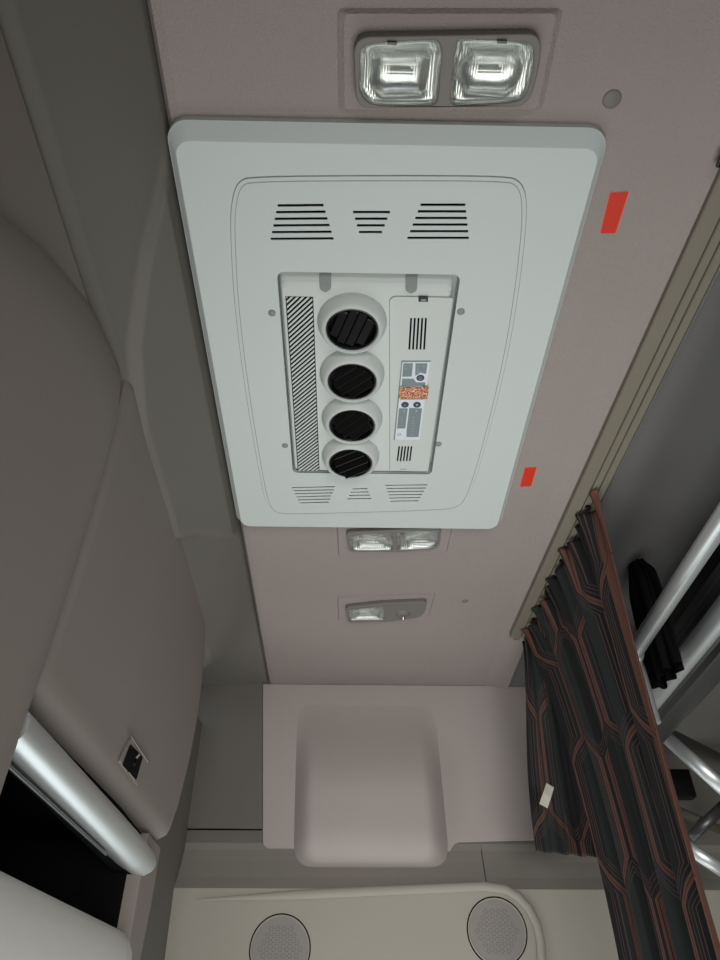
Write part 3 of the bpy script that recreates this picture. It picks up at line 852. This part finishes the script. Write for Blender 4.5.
l3 = lamp('spot_lamp', 'small ceiling lamp nearest the far wall with a pivoting spot', [(345, 608), (380, 604), (427, 602), (425, 612), (420, 617.5), (388, 622), (348, 623)],
     [[(349, 610), (383, 606.5), (384, 620), (350, 620.5)]], ZC - .004, .010)
c = on_z(403, 614, ZC - .014)
sb = lathe('spot_socket', [(.0001, -.004), (.010, -.004), (.013, -.001), (.017, .001), (.018, .004)], M['lamp_frame'], l3, Matrix.Translation((c.x, c.y, ZC - .015)), n=28)
lathe('spot_knob', [(.0001, -.012), (.0035, -.011), (.0055, -.007), (.0055, -.002), (.003, .001)], M['chrome'], l3, Matrix.Translation((c.x, c.y, ZC - .018)), n=20)

# ================================================================== SMALL THINGS ON THE CEILING
for (px, py, r, lab) in ((612, 99, .0105, 'round grey screw cap in the ceiling right of the large lamp'), (465, 601, .0070, 'small round grey screw cap near the lamp by the far wall')):
    c = on_z(px, py, ZC)
    o = lathe('screw_cap', [(.0001, -.0016), (r * .8, -.0014), (r, -.0004), (r * 1.04, .0012)], M['lamp_frame'], None, Matrix.Translation((c.x, c.y, ZC)), n=28)
    o['label'] = lab; o['category'] = 'cap'
for (q, lab) in (([(609.5, 192.5), (629.5, 191.5), (616, 233.5), (599.5, 233.5)], 'long orange-red reflective sticker beside the near half of the air conditioner'),
                 ([(524.5, 467.8), (537.2, 467), (531.5, 486.3), (519.5, 486.8)], 'short orange-red reflective sticker beside the far corner of the air conditioner')):
    P = [pz(a, b_, ZC - .0006) for a, b_ in q]
    c = on_z(q[0][0], q[0][1], ZC)
    t = thing('reflective_sticker', lab, 'sticker', (sum(p[0] for p in P) / 4, sum(p[1] for p in P) / 4, ZC))
    top_plate('sticker_border', [round_poly(P, .0015)], ZC + .0002, ZC - .0006, M['red_edge'], t)
    top_plate('sticker_face', [round_poly(inset(P, .0012), .001)], ZC - .0006, ZC - .0009, M['red'], t)

# ================================================================== CURTAIN RAIL
rl = thing('curtain_rail', 'long beige grooved curtain rail along the right edge of the ceiling', 'curtain rail', (.445, .7, ZC))
def rx(y): return lerp(.442, .398, (y - .43) / 1.13)
def strip(name, a0, a1, z0, z1, m, y0=YN + .005, y1=1.565, par=rl, bev=.0015):
    V = []
    for y in (y0, y1):
        o_ = rx(y)
        for (xx, zz) in ((a0, z1), (a0, z0 + bev), (a0 + bev, z0), (a1 - bev, z0), (a1, z0 + bev), (a1, z1)): V.append((o_ + xx, y, zz))
    F = [(i, (i + 1) % 6, 6 + (i + 1) % 6, 6 + i) for i in range(6)] + [tuple(range(6)), tuple(range(6, 12))]
    return mesh(name, V, F, m, par)
zr = 1.932
strip('rail_body', -.004, .050, zr + .0035, ZC - .003, M['rail_dark'])
strip('rail_lip', -.006, .0185, zr, ZC - .005, M['rail'])
strip('rail_lip', .0205, .0330, zr, ZC - .005, M['rail'])
strip('rail_lip', .0350, .0480, zr, ZC - .005, M['rail'])
strip('rail_edge', .0485, .0520, zr - .001, ZC - .005, M['alu'])
c = Vector((rx(1.565), 1.572, zr + .006))
box('rail_end', (c.x + .004, 1.565, zr + .002), (c.x + .020, 1.582, zr + .012), M['chrome'], rl, .002)
c = on_z(720, 160, zr)
kc = box('rail_bracket', (c.x - .003, c.y - .012, zr - .004), (c.x + .022, c.y + .008, zr + .001), M['black'], rl, .0015)

# ================================================================== CURTAIN
cu = thing('curtain', 'dark pleated curtain with copper hexagon lines hanging from the right rail', 'curtain', (.45, 1.3, 1.93))
def sheet(name, top, bot, mid, nU, nV, width, u0, length, pleats, amp, seed, lab=None, phase=0.0, frill=.012):
    """top/mid/bot: functions f->(px,py,Y) for the edges of a hanging sheet; pleated along its width"""
    rnd = random.Random(seed); ph = [rnd.uniform(-.6, .6) for _ in range(40)]
    P0 = [[None] * (nU + 1) for _ in range(nV + 1)]
    for j in range(nV + 1):
        v = j / nV
        for i in range(nU + 1):
            u = i / nU
            A, B_, C_ = top(u), mid(u), bot(u)
            if v < .5: p = A.lerp(B_, v * 2)
            else: p = B_.lerp(C_, v * 2 - 1)
            q = p * 1.0
            s1 = A * (1 - v) ** 2 + (B_ * 2 - (A + C_) * .5) * (2 * v * (1 - v)) + C_ * v * v
            P0[j][i] = s1
    rows = []; uvs = []
    for j in range(nV + 1):
        v = j / nV; row = []
        for i in range(nU + 1):
            u = i / nU
            a = P0[j][max(i - 1, 0)]; b_ = P0[j][min(i + 1, nU)]
            t = (b_ - a); t.normalize(); nn = Vector((t.y, -t.x, 0)); nn = nn.normalized() if nn.length > 1e-6 else Vector((1, 0, 0))
            th = u * pleats * 2 * math.pi + phase + .5 * math.sin(v * 3 + u * 4 + seed)
            A_ = amp * (.55 + .45 * v) * (1 + .35 * math.sin(u * 9 + seed))
            d = A_ * (math.sin(th) + .25 * math.sin(2 * th + 1))
            k = math.exp(-v * nV / 6.0)
            fr = frill * k * math.sin(u * pleats * 4.7 * math.pi + 1.3 * math.sin(u * 17)) 
            p = P0[j][i] + nn * (d + fr) + t * (A_ * .35 * math.cos(th)) + Vector((0, 0, frill * .8 * k * math.sin(u * 31 + seed) * (1 if j else 1)))
            if p.z > zr - .004: p.z = zr - .004
            row.append(p); uvs.append((u0 + u * width, v * length))
        rows.append(row)
    o = grid(name, rows, M['curtain'], cu, uv=uvs, thick=.0012)
    if lab: o['label'] = lab
    return o
def top_at(y): return Vector((rx(y) + .026, y, zr - .002))
# short far leaf
def ft(u): y = lerp(1.575, 1.40, u); return top_at(y) + Vector((.012, 0, 0))
def fm(u): return on_y(lerp(526, 580, u), lerp(752, 745, u), lerp(1.62, 1.56, u))
def fb(u): return on_y(lerp(535, 604, u), lerp(851, 858, u), lerp(1.64, 1.58, u))
sheet('curtain_leaf', ft, fb, fm, 90, 60, .26, .02, .42, 4, .007, 3, 'short far leaf of the curtain ending above the ledge')
# long near leaf
def nt_(u): y = lerp(1.53, .995, u); return top_at(y)
def nm(u): return on_y(lerp(577, 663, u), lerp(770, 745, u), lerp(1.50, 1.10, u))
def nb(u): return on_y(lerp(634, 752, u), lerp(1020, 1060, u), lerp(1.42, 1.05, u))
sheet('curtain_leaf', nt_, nb, nm, 170, 90, .60, .0, .80, 5, .011, 8, 'long near leaf of the curtain with broad rust-brown edge', phase=.5)
# care tag
tq = [on_y(545, 785, 1.53), on_y(552.5, 789.5, 1.535), on_y(546, 810, 1.54), on_y(538, 805.5, 1.53)]
tv = [p + Vector((0, -.012, 0)) for p in tq]; tm = [(tv[0] + tv[3]) / 2 + Vector((0, -.003, 0)), (tv[1] + tv[2]) / 2 + Vector((0, -.003, 0))]
o = mesh('care_tag', [tv[0], tv[1], tm[1], tm[0], tv[2], tv[3]], [(0, 1, 2, 3), (3, 2, 4, 5)], M['tag'], cu)
o.modifiers.new('s', 'SOLIDIFY').thickness = .0008
o['label'] = 'small white care tag'
# rail gliders
for k in range(9):
    y = 1.05 + k * .06
    o = box('curtain_glider', (rx(y) + .022, y - .004, zr - .008), (rx(y) + .031, y + .004, zr - .0012), M['black'], cu, .001)

# black folded filler, added to darken the shadowed gap behind the curtain
D0 = Vector((.600, 1.255, ZC - .006))
rows = []
for j in range(30):
    v = j / 29; row = []
    for i in range(72):
        a = 2 * math.pi * i / 72
        r = (.028 + .030 * sstep(v / .25)) * (1 + .18 * math.sin(5 * a + v * 3) + .08 * math.sin(9 * a))
        if j == 0: r *= .4
        row.append(Vector((D0.x + (r * .25 + .006 * math.sin(a * 9)) * math.cos(a), D0.y + r * .95 * math.sin(a), lerp(D0.z, 1.69, v))))
    rows.append(row)
bc = grid('black_drape', rows, M['black_cloth'], None, closed=True)
setp(bc, label='black cloth bunched in the shadow behind the patterned curtain', category='cloth')

# ================================================================== UPPER BUNK (right)
bk = thing('upper_bunk', 'folding upper bunk with silver guard rail and aluminium frame at the right', 'bunk', (.9, .6, 1.6))
G = [on_x(633, 655, .55), on_x(720, 520, .55)]
gz = (G[0].z + G[1].z) / 2; gy = G[0].y
tube('guard_rail', [(.55, -.75, gz), (.55, 0, gz), (.55, gy - .06, gz), (.551, gy - .02, gz), (.553, gy, gz - .007), (.556, gy + .012, gz - .024), (.558, gy + .016, gz - .05), (.56, gy + .018, gz - .13)], .0155, M['silver'], bk, n=28)
F0 = on_x(720, 562, .66); F1 = on_x(720, 645, .66)
zt_, zl_ = F0.z, F1.z
H_ = zt_ - zl_
# extruded frame: grooved face above, rounded nose, flat flange below
prof = [(.72, zt_), (.660, zt_), (.656, zt_ - .004), (.656, zt_ - H_ * .20), (.659, zt_ - H_ * .21), (.659, zt_ - H_ * .225), (.656, zt_ - H_ * .235), (.656, zt_ - H_ * .33), (.659, zt_ - H_ * .34), (.659, zt_ - H_ * .355), (.656, zt_ - H_ * .365), (.656, zt_ - H_ * .44)]
cx_, cz_ = .664, zt_ - H_ * .60
for i in range(13):
    a = math.radians(150 + 100 * i / 12)
    prof.append((cx_ + .018 * math.cos(a), cz_ + H_ * .19 * math.sin(a)))
prof += [(.672, zl_ + H_ * .14), (.674, zl_ + H_ * .02), (.678, zl_), (.72, zl_)]
tube('frame_nose', [(.668, -.75, zt_ - H_ * .62), (.668, 1.60, zt_ - H_ * .62)], H_ * .21, M['silver'], bk, n=28)
fr = extrude_profile('bunk_frame', prof, 'y', -.75, 1.66, M['gunmetal'], bk, smooth=True)
bm = bmesh.new()
e0, e1 = on_z(655, 727, zl_ + .012), on_z(720, 757, zl_ + .012)
bd = [(.715, -.74), (1.22, -.74), (1.22, e1.y + (1.22 - e1.x) * (e1.y - e0.y) / (e1.x - e0.x)), (.715, e0.y)]
V = [(x, y, z) for z in (zl_ + .012, zl_ + .035) for x, y in bd]
mesh('bunk_board', V, [(0, 1, 2, 3), (4, 5, 6, 7), (0, 1, 5, 4), (1, 2, 6, 5), (2, 3, 7, 6), (3, 0, 4, 7)], M['board'], bk)
# mattress on the board
box('mattress', (.73, -.72, zl_ + .036), (1.2, 1.15, zl_ + .12), M['black_cloth'], bk, .02)
# diagonal stays and hinge hardware beyond the board
def bar(name, p, q, w, h, m, par):
    p, q = Vector(p), Vector(q); t = (q - p); L_ = t.length; t.normalize()
    view = ((p + q) / 2 - CAM).normalized(); s_ = t.cross(view).normalized(); n_ = s_.cross(t)
    prof_ = [(w * .5 * math.cos(a) * (1 if abs(math.cos(a)) < .7 else 1), h * .5 * math.sin(a)) for a in [2 * math.pi * i / 16 for i in range(16)]]
    V = [x + s_ * a + n_ * b2 for x in (p, q) for a, b2 in prof_]; n = 16
    return mesh(name, V, [(i, (i + 1) % n, n + (i + 1) % n, n + i) for i in range(n)] + [tuple(range(n)), tuple(range(n, 2 * n))], m, par, smooth=True)
bar('support_stay', on_y(645, 718, 1.68), on_y(745, 808, 1.62), .032, .014, M['silver'], bk)
bar('support_stay', on_y(655, 826, 1.70), on_y(740, 882, 1.66), .028, .014, M['silver'], bk)
bar('stay_link', on_y(668, 806, 1.74), on_y(725, 832, 1.72), .020, .012, M['rail_dark'], bk)
bar('stay_link', on_y(690, 838, 1.72), on_y(730, 800, 1.70), .024, .012, M['gunmetal'], bk)
box('hinge_block', tuple(on_y(666, 798, 1.80) - Vector((0, .01, 0))), tuple(on_y(688, 770, 1.80) + Vector((0, .02, 0))), M['black'], bk, .004)

# ================================================================== SPEAKERS
def spk(px, py, lab, r=.064):
    Yp = Yb + .0055
    c = on_y(px, py, Yp)
    tan = (1.10 - zf0)
    ang = math.atan2(.016, zf0 - 1.10)
    yy = Yb + (zf0 - c.z) / (zf0 - 1.10) * .016
    c = on_y(px, py, yy); c.y = yy
    T = Matrix.Translation(c) @ Matrix.Rotation(math.radians(90) + 0, 4, 'X') @ Matrix.Rotation(0, 4, 'Z')
    T = Matrix.Translation(c) @ Matrix.Rotation(math.radians(90) + ang, 4, 'X')
    t = thing('speaker', lab, 'speaker', tuple(c))
    lathe('speaker_ring', [(r * 1.0, -.001), (r, .0018), (r * .965, .0024), (r * .945, .0004), (r * .945, -.001)], M['mid_trim'], t, T, n=56)
    lathe('speaker_groove', [(r * 1.045, .0001), (r * 1.045, .0006), (r * .995, .0006)], M['void'], t, T, n=56)
    # grille: flat disc pierced in honeycomb rings
    holes = []
    h = r * .112
    R = r * .90
    for a in range(-6, 7):
        for b2 in range(-6, 7):
            x = (a + b2 * .5) * h * 2.0; y = b2 * h * 1.732
            if math.hypot(x, y) < R * .80:
                for k in range(6):
                    th = math.radians(60 * k); hx, hy = x + h * .62 * math.cos(th), y + h * .62 * math.sin(th)
                    holes.append([(hx + r * .022 * math.cos(2 * math.pi * q / 6), hy + r * .022 * math.sin(2 * math.pi * q / 6)) for q in range(6)])
    plate2d('speaker_grille', [circ(0, 0, r * .95, 56)] + holes, .0000, .0012, M['speaker'], t, 0, T)
    lathe('speaker_cone', [(.0001, .0002), (r * .9, .0002)], M['shell'], t, T, n=32)
spk(280, 949, 'round honeycomb speaker at the left in the far wall panel')
spk(497, 931, 'round honeycomb speaker at the right inside the curved trim')
